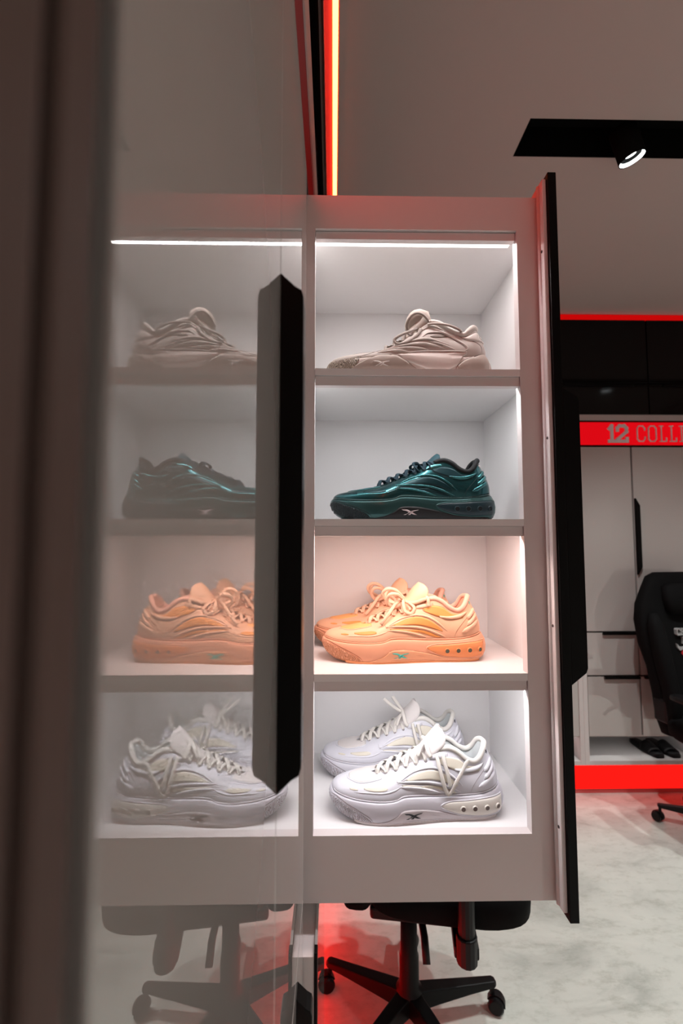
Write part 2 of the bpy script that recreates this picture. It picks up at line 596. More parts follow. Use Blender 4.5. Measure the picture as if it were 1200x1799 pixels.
# ------------------------------------------------------------------ back locker bank
def back_locker(x0, lab, text=False):
    t = .03
    x1 = x0 + .78
    r = thing('wall_locker', lab, 'locker', ((x0 + x1) / 2, FY + .2, 0), 'white lockers along the back')
    m = MB()
    m.box(x0, x0 + t, FY, 3.79, .217, 2.35).box(x1 - t, x1, FY, 3.79, .217, 2.35)
    m.box(x0 + t, x1 - t, FY, 3.79, .217, .245).box(x0 + t, x1 - t, FY + .02, 3.79, .392, .402)
    m.box(x0 + t, x1 - t, 3.70, 3.79, .245, 2.35)
    m.build('carcass', 'carcass', r, bevel=.0015)
    a, c, b = x0 + t + .003, x0 + .39, x1 - t - .003
    for (p, q, left) in ((a, c - .006, 1), (c + .006, b, 0)):
        d = box('door', p, q, FY + .001, FY + .02, 1.090, 2.347, 'gloss_white', r, bevel=.0015)
        if left == 0:
            pts = [(p, 1.47), (p + .016, 1.50), (p + .028, 1.52), (p + .028, 1.94), (p + .016, 1.96), (p, 1.99)]
            MB().prism(pts, 'y', FY - .022, FY + .0005).build('handle', 'satin_black', d, bevel=.001)
        for (z0, z1) in ((.404, .790), (.800, 1.080)):
            dr = box('drawer_front', p, q, FY + .001, FY + .02, z0, z1, 'gloss_white', r, bevel=.0015)
            box('handle', (p + .11) if left else (p + .02), q - (.002 if left else .11), FY - .018, FY + .0005, z1 - .012,
                z1 + .003, 'satin_black', dr, bevel=.001)
    box('cubby_light', x0 + .06, x1 - .06, FY + .045, FY + .055, .3880, .3918, 'cubby_white', r)
    m = MB()
    m.box(x0 + t, x1 - t, FY + .0205, FY + .03, 1.078, 1.094).box(x0 + t, x1 - t, FY + .0205, FY + .03, .788, .803).box(c - .010, c + .010, FY + .0205, FY + .03, .404, 2.347)
    m.build('gap_shade', 'satin_black', r)  # black strips added behind the door gaps as the shade in them
    # lit name strip above the doors
    s = box('name_strip', x0, x1, FY + .012, FY + .05, 2.361, 2.523, 'sign_red', r)
    if text:
        xe = letters('12', .108, .022, FY + .004, FY + .0115, x0 + .245, 2.389, s, 'letter_grey', gap=.17)
        letters('COLLINS', .108, .0065, FY + .004, FY + .0115, xe + .055, 2.389, s, 'letter_grey', gap=.24, xs=.80)
    box('strip_edge', x0, x1, FY, FY + .05, 2.352, 2.3605, 'satin_black', r)
    box('strip_edge', x0, x1, FY, FY + .05, 2.5235, 2.532, 'satin_black', r)
    box('ledge', x0, x1, FY - .005, FY + .4, 2.5325, 2.573, 'fascia_grey', r, bevel=.001)
    return r


BX = 1.668
back_locker(BX, 'white back locker under the red strip lettered 12 and a name', True)
back_locker(BX + .7805, 'white back locker right of the lettered one, beyond the frame')
back_locker(BX - .7805, 'white back locker hidden behind the black front of the shoe cabinet')
back_locker(BX - 2 * .7805, 'white back locker at the corner, hidden behind the shoe cabinet')
back_locker(BX + 2 * .7805 - .01, 'white back locker against the right wall, beyond the frame')
wl = ['at the left corner', 'second from the left corner', 'seen just right of the shoe cabinet',
      'right of the red-edged seam', 'at the right end']
for k in range(5):
    xa = -.14 + k * .78
    r = thing('overhead_cabinet', 'black overhead cabinet on the back bank ' + wl[k], 'cabinet',
              (xa + .39, FY + .2, 2.575), 'black overhead cabinets at the back')
    box('body', max(xa + .002, -.04), min(xa + .778, 3.99), FY + .02, 3.79, 2.575, 3.255, 'satin_black', r)
    a, b = max(xa + .004, -.04), min(xa + .776, 3.99)
    box('door', a, b, FY, FY + .019, 2.800, 3.253, 'gloss_black', r, bevel=.002)
    d = box('flap', a, b, FY, FY + .019, 2.578, 2.790, 'gloss_black', r, bevel=.002)
    box('grip', a + .1, b - .1, FY - .012, FY - .0005, 2.776, 2.790, 'satin_black', d)
cv = thing('cove_light', 'thin red light line between the back lockers and the ceiling', 'light strip', (1.9, FY + .03, 3.26))
box('light_bar', -.04, 3.99, FY + .010, FY + .03, 3.258, 3.2945, 'led_red_cove', cv)

# black slides lying in the open foot cubby of the lettered locker
for k, (sx, rz, lab) in enumerate(((2.185, 4, 'left black slide in the foot cubby under the lettered locker'),
                                   (2.300, 2, 'right black slide in the foot cubby under the lettered locker'))):
    r = thing('slide_sandal', lab, 'sandal', (0, 0, 0), 'black slides in the foot cubby')
    m = MB()
    rows = []
    for i in range(13):
        u = i / 12
        wd = .046 * math.sin(math.pi * min(1, max(.0, .06 + u * .88))) ** .35 * (1 - .18 * math.cos(u * 5.0) * u)
        y = -.135 + .27 * u
        rows.append([(-wd, y, 0), (-wd * 1.04, y, .018), (-wd * .9, y, .026), (wd * .9, y, .026), (wd * 1.04, y, .018), (wd, y, 0)])
    m.grid(rows, closed_v=True, cap=True).build('footbed', 'black_plastic', r, smooth=True, local=True)
    rows = []
    for i in range(6):
        y = .0 + .09 * i / 5
        rows.append([(math.cos(a) * .052, y, .012 + math.sin(a) * (.058 - .03 * i / 5)) for a in
                     [math.pi * q / 12 for q in range(13)]])
    MB().grid(rows).build('strap', 'black_plastic', r, smooth=True, local=True).modifiers.new('s', 'SOLIDIFY').thickness = .005
    r.location = (sx, FY + .165, .2455)
    r.rotation_euler = (0, 0, R(180 + rz))

# ------------------------------------------------------------------ the pull-out shoe cabinet
def strip_light(parent, x0, x1, y, z, col, watts):
    L = bpy.data.lights.new('strip_glow', 'AREA')
    L.shape = 'RECTANGLE'
    L.size = x1 - x0
    L.size_y = .008
    L.energy = watts
    L.color = col
    o = bpy.data.objects.new('strip_glow', L)
    COL.objects.link(o)
    o.parent = parent
    o.location = Vector(((x0 + x1) / 2, y, z)) - wloc(parent)
    return o



FC = .83                                       # plane of its open face
XL, XR = -.034, .337                           # opening
X0, X1 = -.30, .3755                           # outer sides (left part runs into the bank)
Z0, Z1 = 1.0815, 2.3205
ZO0, ZO1 = 1.189, 2.2565
YB = 1.145
S = [1.9940, 1.7231, 1.4557]                   # shelf tops
cab = thing('shoe_cabinet', 'white pull-out shoe cabinet with four lit shelves and a black front', 'cabinet', (.15, .98, Z0))
T = .020
m = MB()
m.box(X0, X1, FC, FC + T, ZO1, Z1).box(X0, X1, FC, FC + T, Z0, ZO0)
m.box(X0, XL, FC, FC + T, ZO0, ZO1).box(XR, X1, FC, FC + T, ZO0, ZO1)
m.build('face_frame', 'melamine_frame', cab, merge=1e-5)
box('top_panel', X0, X1, FC + T, YB + .012, ZO1 - .003, Z1, 'melamine', cab)
box('bottom_panel', X0, X1, FC + T, YB + .012, Z0, ZO0, 'melamine', cab)
box('side_panel', .3705, X1, FC + T, YB, ZO0, ZO1 - .003, 'melamine', cab)
box('side_panel', X0, -.045, FC + T, YB, ZO0, ZO1 - .003, 'melamine', cab)
box('back_panel', -.045, X1, YB, YB + .012, ZO0, ZO1 - .003, 'melamine', cab)
for k, zt in enumerate(S):
    sh = thing('shelf', None, None, (0, 0, 0))
    sh.parent = cab
    sh.location = Vector((.15, .98, zt)) - cab.location
    m = MB()
    m.box(XL + .0005, XR - .0005, FC - .0005, FC + T, zt - .0125, zt).box(-.044, .370, FC + T, YB - .0005, zt - .0125, zt)
    m.build('board', 'melamine_frame' if k < 0 else 'melamine', sh, merge=1e-5)
    box('valance', XL + .0008, XR - .0008, FC + .003, FC + .017, zt - .0300, zt - .0127, 'melamine_frame', sh, bevel=.0008)
    box('light_strip', -.030, .333, FC + .0240, FC + .0330, zt - .0160, zt - .0127,
        ('led_cool', 'led_rose', 'led_white')[k], sh)
    strip_light(sh, -.030, .333, FC + .0285, zt - .0164, ((.985, .99, 1), (1, .78, .72), (1, .97, .985))[k],
                LED_WHITE * (.94, 1.66, 1.14)[k])
tv = box('valance', XL + .0008, XR - .0008, FC + .006, FC + .018, ZO1 - .0160, ZO1 - .001, 'melamine_frame', cab, bevel=.0008)
box('light_strip', -.033, .3365, FC + .0330, FC + .0435, ZO1 - .0050, ZO1 - .0032, 'led_warm', tv)
strip_light(cab, -.033, .3365, FC + .0380, ZO1 - .0053, (1, .945, .93), LED_WHITE * 1.14)
# front of the pull-out: pale backing flange and black panel with a bar handle
fp = box('front_panel', .3835, .3990, .800, 1.20, 1.0665, 2.3465, 'satin_black', cab, bevel=.001)
fl = MB()
fl.box(X1 + .0002, .3832, .806, 1.19, 1.078, 2.338)
fl.build('flange', 'melamine_frame', fp, bevel=.0015)
fl = MB()
fl.tube([(X1 + .0005, .8215, 1.082), (X1 + .0005, .8215, 2.334)], .0042, 10).build('flange_bead', 'melamine_frame', fp, smooth=True)
for z in (1.21, 1.54, 1.865, 2.205):
    MB().lathe([(.0005, 0), (.0026, 0), (.0022, .0012), (.0005, .0016)],
               Matrix.Translation((X1 - .0005, .8125, z)) @ Matrix.Rotation(R(-90), 4, 'Y'), 12).build('rivet', 'rivet', fp, smooth=True)
pts = [(.3990, 1.443), (.4135, 1.4545), (.4245, 1.463), (.4275, 1.4707), (.4275, 1.930), (.4245, 1.9365), (.4135, 1.943), (.3990, 1.952)]
MB().prism(pts, 'y', .801, .828).build('handle', 'satin_black', fp, bevel=.0008)


# ------------------------------------------------------------------ shoes
def crom(tab, per):
    """Catmull-Rom through rows of numbers"""
    out = []
    n = len(tab)
    for i in range(n - 1):
        p0, p1, p2, p3 = tab[max(i - 1, 0)], tab[i], tab[i + 1], tab[min(i + 2, n - 1)]
        for k in range(per):
            t = k / per
            out.append([.5 * (2 * b + (c - a) * t + (2 * a - 5 * b + 4 * c - d) * t * t + (3 * b - a - 3 * c + d) * t ** 3)
                        for a, b, c, d in zip(p0, p1, p2, p3)])
    out.append(list(tab[-1]))
    return out


# bottom edge u,y,z | top edge u,y,z | collar mode        (fractions of the shoe length, toe at u = 0)
ST = [
    (.020, .000, .128, .100, .000, .171, 0), (.027, .042, .126, .105, .0, .172, 0), (.050, .080, .121, .120, .0, .175, 0),
    (.095, .112, .114, .150, .0, .182, 0), (.160, .137, .108, .190, .0, .191, 0), (.230, .154, .106, .235, .0, .200, 0),
    (.300, .163, .107, .285, .020, .207, .08), (.360, .161, .113, .350, .043, .229, .15), (.410, .155, .128, .410, .052, .253, .2),
    (.480, .146, .129, .480, .057, .279, .28), (.550, .136, .125, .550, .061, .313, .4), (.610, .128, .121, .610, .066, .345, .55),
    (.670, .123, .120, .665, .075, .359, .7), (.720, .121, .120, .715, .083, .343, .85), (.770, .120, .122, .765, .088, .305, 1),
    (.820, .118, .125, .816, .089, .289, 1), (.870, .110, .131, .855, .083, .311, 1), (.910, .096, .139, .880, .064, .350, 1),
    (.940, .072, .147, .893, .040, .364, 1), (.958, .038, .151, .901, .020, .3655, 1), (.965, .000, .152, .904, .0, .3655, 1)]
ST_LOW = [
    (.020, .000, .110, .100, .000, .148, 0), (.027, .042, .108, .105, .0, .149, 0), (.050, .080, .104, .120, .0, .152, 0),
    (.095, .112, .100, .150, .0, .157, 0), (.160, .137, .098, .190, .0, .163, 0), (.230, .154, .098, .235, .0, .170, 0),
    (.300, .163, .100, .285, .020, .176, .08), (.360, .161, .106, .350, .043, .194, .15), (.410, .155, .118, .410, .052, .218, .2),
    (.480, .146, .122, .480, .057, .262, .28), (.550, .136, .122, .550, .061, .318, .4), (.610, .128, .121, .605, .066, .356, .55),
    (.670, .123, .120, .660, .075, .348, .7), (.720, .121, .120, .715, .083, .312, .85), (.770, .120, .120, .765, .088, .286, 1),
    (.820, .118, .121, .818, .089, .272, 1), (.870, .110, .125, .855, .083, .303, 1), (.910, .096, .130, .883, .064, .328, 1),
    (.940, .072, .135, .903, .040, .333, 1), (.958, .038, .138, .913, .020, .334, 1), (.967, .000, .139, .917, .0, .334, 1)]


def bez(a, b, c, d, t):
    s = 1 - t
    return a * s ** 3 + b * 3 * s * s * t + c * 3 * s * t * t + d * t ** 3


class Shoe:
    def __init__(s, root, L, low=False):
        s.r, s.L = root, L
        s.off = (-L / 2, 0, 0)
        tab = [list(x) for x in (ST_LOW if low else ST)]
        per = 5
        s.per = per
        s.st = crom(tab, per)
        s.N = len(s.st)
        # outward plan normals of the outline
        s.nrm = []
        for i in range(s.N):
            a, b = s.st[max(i - 1, 0)], s.st[min(i + 1, s.N - 1)]
            t = Vector((b[0] - a[0], b[1] - a[1]))
            if i == 0:
                n = Vector((-1, 0))
            elif i == s.N - 1:
                n = Vector((1, 0))
            else:
                n = Vector((-t.y, t.x)).normalized()
            s.nrm.append(n)
        s.up_v, s.up_f = s.upper_data()
        s.mid_v, s.mid_f = s.mid_data()
        s.bvh = BVHTree.FromPolygons([Vector(p) for p in s.up_v + s.mid_v],
                                     s.up_f + [tuple(i + len(s.up_v) for i in f) for f in s.mid_f])

    def side_rows(s, fn, sg):
        return [[(p.x, sg * p.y, p.z) for p in fn(i)] for i in range(s.N)]

    def upper_curve(s, i, M=14):
        ub, yb, zb, ut, yt, zt, m = s.st[i]
        B = Vector((ub, max(yb, 0), zb))
        Tp = Vector((ut, max(yt, 0), zt))
        n = s.nrm[i]
        out = Vector((n.x, n.y, 0))
        dz = zt - zb
        flat = Vector((B.x - Tp.x, B.y - Tp.y, 0))
        c1 = B + Vector((0, 0, dz * (.62 - .22 * m))) + out * (.004 + .012 * m)
        c2 = Tp + flat * (.62 * (1 - m)) + Vector((0, 0, -dz * .34 * m)) + out * (.010 * m)
        pts = [bez(B, c1, c2, Tp, k / M) for k in range(M + 1)]
        return pts

    def upper_data(s):
        m = MB()
        m.grid(s.side_rows(s.upper_curve, -1))
        m.grid(s.side_rows(s.upper_curve, 1))
        return m.v, m.f

    def mid_curve(s, i):
        ub, yb, zb = s.st[i][:3]
        n = s.nrm[i]
        out = Vector((n.x, n.y, 0))
        B = Vector((ub, max(yb, 0), 0))
        toe = max(0, 1 - max(ub - .02, 0) / .17) ** 1.4      # 1 at the toe tip, 0 behind the ball
        heel = max(0, (ub - .84) / .125)
        pts = []
        # (outset, z) down the wall
        ring = [(.000 , zb - .002), (.006, zb + .003), (.012, zb - .004), (.017 + .012 * heel, zb * .78),
                (.021 + .014 * heel, zb * .55), (.020 + .012 * heel, zb * .33), (.015 + .004 * heel, zb * .13), (.007 - .010 * heel, .004), (-.006 - .012 * heel, 0)]
        toer = [(.000, zb - .002), (.006, zb + .003), (.013, zb - .006), (.018, zb * .82), (.014, zb * .66), (.003, zb * .48),
                (-.018, zb * .28), (-.050, zb * .12), (-.085, zb * .035)]
        for (a, z), (b, y) in zip(ring, toer):
            o = a + (b - a) * toe
            p = B + out * o
            p.z = z + (y - z) * toe
            p.y = max(p.y, 0) if i not in (0, s.N - 1) else 0
            pts.append(p)
        pts.append(Vector((pts[-1].x, 0, pts[-1].z)))
        return pts

    def mid_data(s):
        m = MB()
        m.grid(s.side_rows(s.mid_curve, -1))
        m.grid(s.side_rows(s.mid_curve, 1))
        return m.v, m.f

    def raw(s, name, vf, mt, merge=1e-5):
        m = MB()
        m.v, m.f = list(vf[0]), list(vf[1])
        return m.build(name, mt, s.r, smooth=True, scale=s.L, off=s.off, merge=merge, local=True)

    def out(s, mb, name, mt, parent=None, smooth=True, merge=0.):
        return mb.build(name, mt, parent or s.r, smooth=smooth, scale=s.L, off=s.off, local=True, merge=merge)

    def hit(s, u, w, sg=-1):
        """point and normal on the outer wall seen from the side"""
        loc, nor, idx, d = s.bvh.ray_cast(Vector((u, sg * 1.0, w)), Vector((0, -sg, 0)))
        if loc is None or loc.y * sg < -.02:
            loc, nor, idx, d = s.bvh.find_nearest(Vector((u, sg * .12, w)))
        nor = nor.copy()
        if nor.y * sg < 0:
            nor = -nor
        return loc, nor

    def top(s, u, y):
        loc, nor, idx, d = s.bvh.ray_cast(Vector((u, y, 1)), Vector((0, 0, -1)))
        if loc is None:
            loc, nor, idx, d = s.bvh.find_nearest(Vector((u, y, .3)))
        if nor.z < 0:
            nor = -nor
        return loc, nor

    @staticmethod
    def resample(pts, n):
        P = [Vector(p) for p in crom([list(p) for p in pts], 12)] if len(pts) > 2 else [Vector(p) for p in pts]
        ds = [0]
        for a, b in zip(P[:-1], P[1:]):
            ds.append(ds[-1] + (b - a).length)
        out = []
        j = 0
        for k in range(n):
            t = ds[-1] * k / (n - 1)
            while j < len(ds) - 2 and ds[j + 1] < t:
                j += 1
            f = (t - ds[j]) / max(1e-9, ds[j + 1] - ds[j])
            out.append(P[j].lerp(P[j + 1], min(1, max(0, f))))
        return out

    def patch(s, name, mt, A, B, off=.002, nu=26, nv=8, sg=-1, top=False, parent=None, dome=0., both=False):
        if both:
            s.patch(name, mt, A, B, off, nu, nv, 1, top, parent, dome)
        a, b = s.resample(A, nu), s.resample(B, nu)
        f, g = [], []
        for i in range(nu):
            ra, rb = [], []
            for j in range(nv):
                q = a[i].lerp(b[i], j / (nv - 1))
                p, n = s.top(q.x, q.y) if top else s.hit(q.x, q.y, sg)
                e = 1 - abs(2 * j / (nv - 1) - 1)
                e2 = 1 - abs(2 * i / (nu - 1) - 1)
                h = off + dome * min(1, 2.2 * e) * min(1, 3 * e2)
                ra.append(p + n * h)
                rb.append(p - n * .004)
            f.append(ra)
            g.append(rb)
        m = MB().grid(f)
        n0 = nu * nv
        m.v += [tuple(p) for r in g for p in r]
        idx = [(i, 0) for i in range(nu)] + [(nu - 1, j) for j in range(1, nv)] + [(i, nv - 1) for i in range(nu - 2, -1, -1)] + \
              [(0, j) for j in range(nv - 2, 0, -1)]
        for (p, q) in zip(idx, idx[1:] + idx[:1]):
            x, y = p[0] * nv + p[1], q[0] * nv + q[1]
            m.f.append((x, y, y + n0, x + n0))
        return s.out(m, name, mt, parent)

    def ridge(s, name, mt, path, r=.004, flat=.8, n=30, sg=-1, parent=None, sink=0., both=False, top=False, taper=True):
        if both:
            s.ridge(name, mt, path, r, flat, n, 1, parent, sink, False, top, taper)
        P, U = [], []
        for q in s.resample(path, n):
            p, nn = s.top(q.x, q.y) if top else s.hit(q.x, q.y, sg)
            P.append(p + nn * (r * flat * .25 - sink))
            U.append(nn)
        m = MB()
        rows = []
        for i, p in enumerate(P):
            t = (P[min(i + 1, n - 1)] - P[max(i - 1, 0)]).normalized()
            sd = t.cross(U[i]).normalized()
            e = min(1, .15 + 5.0 * min(i, n - 1 - i) / (n - 1)) if taper else 1
            rows.append([p + sd * math.cos(a) * r * e + U[i] * math.sin(a) * r * flat * e for a in
                         [2 * math.pi * k / 8 for k in range(8)]])
        m.grid(rows, closed_v=True, cap=True)
        return s.out(m, name, mt, parent)

    def topline(s, i0=0):
        """top edge of one side from station row i0*per to the heel"""
        return [Vector((a[3], max(0, a[4]), a[5])) for a in s.st[i0 * s.per:]]

    def collar(s, mt, mt_in, r=.0155, i0=11):
        t = s.topline(i0)
        t[-1].y = 0
        path = [Vector((p.x, -p.y, p.z)) for p in t] + [Vector((p.x, p.y, p.z)) for p in t[-2::-1]]
        ctr = Vector((.80, 0, .33))
        path = [p + (Vector((ctr.x, 0, p.z)) - p) * .07 for p in path]
        m = MB().tube(path, r, 10, 1.0)
        s.out(m, 'collar', mt)
        # lining down to the insole
        rows = []
        for p in path:
            c = Vector((p.x * .75 + .80 * .25, p.y * .55, 0))
            rows.append([p, p.lerp(Vector((c.x, c.y * 1.45, p.z - .03)), .35), Vector((p.x * .9 + .08, p.y * .78, .24)),
                         Vector((p.x * .9 + .08, p.y * .74, .16)), Vector((.78, 0, .14))])
        s.out(MB().grid(rows), 'lining', mt_in)

    def tongue(s, mt, path, hw, th, wing=.9):
        """path of (u, z); half widths; half thicknesses"""
        rows = []
        n = 28
        c = s.resample([(a, b, 0) for a, b in path], n)
        W = s.resample([(k / (len(hw) - 1), v) for k, v in enumerate(hw)], n)
        H = s.resample([(k / (len(th) - 1), v) for k, v in enumerate(th)], n)
        for i in range(n):
            t = (c[min(i + 1, n - 1)] - c[max(i - 1, 0)]).normalized()
            nn = Vector((-t.y, t.x))
            row = []
            dd = min(1.0, ((n - 1 - i) / (n - 1)) / .16)
            e = max(.28, math.sqrt(1 - (1 - dd) ** 2))
            sg_k = .16 + (wing - .16) * (i / (n - 1)) ** 2
            for k in range(20):
                a = 2 * math.pi * k / 20
                ca, sa = math.cos(a), math.sin(a)
                y = W[i].y * (abs(ca) ** .75) * (1 if ca > 0 else -1) * (e ** .45)
                h = H[i].y * (abs(sa) ** .8) * (1 if sa > 0 else -1) * e
                sag = -sg_k * W[i].y * (y / max(1e-6, W[i].y)) ** 2
                row.append(Vector((c[i].x + nn.x * (h + sag), y, c[i].y + nn.y * (h + sag))))
            rows.append(row)
        return s.out(MB().grid(rows, closed_v=True, cap=True), 'tongue', mt)

    def lace(s, mt, pts, r=.0115, flat=.36, name='lace', up=None, n=26):
        P = s.resample(pts, n)
        if up is None:
            up = (0, 0, 1)
        return s.out(MB().tube(P, r, 8, flat, up), name, mt)

    def lacing(s, mt, us, ye=.066, lift=.020, r=.0115, eyelet=None):
        pos = []
        for u in us:
            tl = min(s.st, key=lambda a: abs(a[3] - u))
            y = tl[4] + .020
            p, n = s.top(u, -y)
            pos.append((p, n, tl[5]))
        for i in range(len(us) - 1):
            (p, n, z), (q, n2, z2) = pos[i], pos[i + 1]
            for sg in (1, -1):
                a = Vector((p.x, p.y * sg, p.z)) + Vector((0, 0, -.004))
                b = Vector((q.x, -q.y * sg, q.z)) + Vector((0, 0, .002))
                mid = (a + b) * .5
                mid.z = max(z, z2) + lift + (.004 if sg > 0 else -.002)
                k1 = a.lerp(mid, .30)
                k1.z = a.z + (mid.z - a.z) * .78
                k2 = b.lerp(mid, .30)
                k2.z = b.z + (mid.z - b.z) * .78
                s.lace(mt, [a, k1, mid, k2, b], r)
        for (p, n, z) in pos:
            if eyelet:
                m = MB()
                for sg in (1, -1):
                    pass
                M = Matrix.Translation(p) @ n.to_track_quat('Z', 'Y').to_matrix().to_4x4()
                m.lathe([(.002, .0035), (.007, .0035), (.0085, .001), (.0085, -.003)], M, 12)
                s.out(m, 'eyelet', eyelet)
        return pos

    def logo(s, mt, u0, w0, size, off=.0035, sg=-1, parent=None):
        k = size / 104.
        P = lambda pts: [(u0 + a * k, w0 + b * k) for a, b in pts]
        s.patch('logo_mark', mt, P([(-4, 33), (30, 31), (55, 20), (94, 0)]), P([(6, 26), (26, 23), (45, 12), (74, 1)]), off, 14, 3,
                sg, parent=parent)
        s.patch('logo_mark', mt, P([(104, 31), (70, 26), (42, 16), (22, 0)]), P([(98, 27), (66, 19), (34, 8), (8, 0)]), off + .0006,
                14, 3, sg, parent=parent)
        s.patch('logo_mark', mt, P([(70, 20), (57, 9), (50, 0)]), P([(60, 17), (45, 7), (36, 0)]), off + .0003, 8, 3, sg,
                parent=parent)

    def port(s, u, w, r, mt_hole, mt_ring, sg=-1, parent=None):
        p, n = s.hit(u, w, sg)
        M = Matrix.Translation(p + n * .0045) @ n.to_track_quat('Z', 'Y').to_matrix().to_4x4()
        m = MB().lathe([(r * .05, .0042), (r * .9, .0042), (r, .0046), (r, -.006)], M, 18)
        o = s.out(m, 'port', mt_hole, parent, smooth=False)
        m = MB().lathe([(r, .0035), (r * 1.02, .0070), (r * 1.22, .0066), (r * 1.34, .0030), (r * 1.34, -.002), (r, -.002)], M, 20)
        s.out(m, 'port_rim', mt_ring, o)


def court_shoe(name, label, cat, pal, L=.325, group=None):
    """low basketball shoe: ported heel window, arched side windows, ribbed heel"""
    r = thing(name, label, cat, (0, 0, 0), group)
    s = Shoe(r, L)
    s.raw('upper', (s.up_v, s.up_f), pal['upper'])
    md = s.raw('midsole', (s.mid_v, s.mid_f), pal['mid'])
    # tread rim below the midsole
    tread = [(.145, .012), (.22, .006), (.35, .004), (.55, .004), (.75, .004), (.93, .006)]
    s.ridge('outsole', pal['out'], tread, .010, .8, 60, parent=md, taper=False, both=True)
    for k in range(46):                                   # tread lugs
        u = .16 + k * .0168
        p, n = s.hit(u, .006)
        m = MB().box(u - .0035, u + .0035, p.y - .008, p.y + .02, -.0005, .010)
        s.out(m, 'tread_lug', pal['out'], md, smooth=False)
    # toe bumper
    s.patch('toe_bumper', pal['toe'], [(.004, .098), (.03, .112), (.09, .088), (.16, .060), (.215, .030), (.235, .010)],
            [(.010, .085), (.022, .055), (.06, .033), (.11, .014), (.16, .006), (.225, .004)], .003, 34, 9, parent=md, both=True)
    s.ridge('bumper_line', pal['line'], [(.01, .112), (.04, .117), (.10, .094), (.17, .065), (.225, .034), (.245, .008)], .0022, .6, 40,
            parent=md, both=True)
    # mid-foot wedge carrying the mark
    A = [(.245, .010), (.31, .020), (.37, .045), (.405, .072), (.50, .074), (.60, .058), (.70, .034), (.80, .022), (.93, .018)]
    B = [(.25, .004), (.31, .005), (.37, .005), (.42, .005), (.50, .005), (.60, .005), (.70, .005), (.80, .006), (.92, .007)]
    wd = s.patch('wedge', pal['wedge'], A, B, .0035, 44, 8, parent=md, both=True)
    s.ridge('wedge_line', pal['line'], A, .0018, .6, 50, parent=md)
    for q in range(4):
        f = .2 + q * .2
        s.ridge('wedge_groove', pal['line'], [(a[0] + .02 * f, a[1] + (b[1] - a[1]) * f) for a, b in zip(A, B)][2:7], .0011, .6, 40, parent=md,
                sink=-.0026)
    s.logo(pal['logo'], .412, .030, .096, .0052, parent=md)
    # heel window with four ports
    win = s.patch('heel_window', pal['window'], [(.615, .082), (.66, .097), (.76, .103), (.88, .112), (.962, .117)],
                  [(.625, .074), (.68, .048), (.75, .032), (.86, .026), (.958, .034)], .0025, 34, 9, parent=md, dome=.004, both=True)
    s.ridge('window_rim', pal['mid'], [(.958, .034), (.86, .024), (.75, .030), (.68, .046), (.612, .078), (.66, .100), (.76, .106),
                                       (.88, .115), (.962, .121)], .0042, .8, 60, parent=md, taper=False)
    for u in (.735, .800, .868, .930):
        s.port(u, .0655 + (u - .735) * .02, .0118, pal['port'], pal['window'], parent=md)
    # crease between upper and midsole
    s.ridge('welt', pal['welt'], [(.03, .132), (.10, .120), (.19, .113), (.31, .113), (.375, .121), (.41, .137), (.50, .137), (.63, .129),
                                  (.77, .130), (.86, .137), (.955, .158)], .0050, .7, 70, taper=False, both=True, parent=md)
    s.ridge('welt_line', pal['line'], [(.03, .138), (.10, .126), (.19, .119), (.31, .119), (.375, .127), (.41, .143), (.50, .143), (.63, .135),
                                       (.77, .136), (.86, .144), (.95, .165)], .0014, .6, 70, taper=False)
    # windows in the upper
    s.patch('quarter_window', pal['panel'], [(.605, .300), (.65, .318), (.72, .310), (.78, .270), (.85, .272)],
            [(.612, .290), (.65, .272), (.72, .250), (.78, .240), (.842, .248)], .0015, 26, 7, both=True)
    s.ridge('quarter_line', pal['line'], [(.85, .272), (.78, .270), (.72, .310), (.65, .318), (.602, .296), (.65, .270), (.72, .248), (.78, .238),
                                          (.842, .246)], .0016, .7, 60)
    s.patch('quarter_fin', pal['fin'], [(.700, .262), (.76, .258), (.82, .268), (.868, .285)],
            [(.702, .252), (.76, .240), (.82, .246), (.862, .270)], .002, 22, 6, dome=.008, both=True)
    s.patch('arch_window', pal['panel'], [(.425, .212), (.49, .240), (.56, .256), (.62, .246), (.68, .212), (.715, .178)],
            [(.432, .206), (.49, .212), (.56, .212), (.62, .202), (.67, .188), (.712, .174)], .0015, 30, 7, both=True)
    s.ridge('arch_ridge', pal['fin'], [(.40, .208), (.47, .245), (.56, .266), (.63, .256), (.69, .222), (.74, .176)], .0068, .7, 44, both=True)
    s.ridge('arch_line', pal['line'], [(.425, .208), (.49, .211), (.56, .211), (.62, .201), (.68, .184), (.715, .174)], .0018, .7, 40)
    s.ridge('flow_ridge', pal['fin'], [(.375, .200), (.46, .204), (.55, .200), (.62, .186), (.69, .160), (.73, .142)], .0062, .7, 44, both=True)
    s.patch('flow_window', pal['panel'], [(.50, .183), (.57, .184), (.63, .172), (.68, .152), (.705, .140)],
            [(.51, .179), (.57, .172), (.62, .157), (.66, .143), (.70, .137)], .0014, 24, 5, both=True)
    s.ridge('flow_ridge', pal['fin'], [(.385, .182), (.45, .180), (.52, .170), (.58, .154), (.62, .141)], .0058, .7, 40, both=True)
    s.patch('slit_window', pal['panel'], [(.40, .190), (.46, .190), (.53, .178), (.575, .164)], [(.405, .186), (.46, .182), (.53, .170), (.572, .161)],
            .0014, 20, 4, both=True)
    s.ridge('flow_line', pal['line'], [(.375, .192), (.46, .194), (.55, .189), (.62, .174), (.68, .150)], .0016, .7, 44)
    # eyestay
    s.ridge('eyestay_line', pal['line'], [(.375, .215), (.382, .196), (.40, .203), (.47, .229), (.54, .254), (.566, .268)], .0018, .7, 40)
    s.patch('eyestay_tab', pal['fin'], [(.565, .330), (.61, .338), (.665, .335)], [(.57, .300), (.61, .304), (.66, .316)], .002, 16, 6, dome=.004,
            both=True)
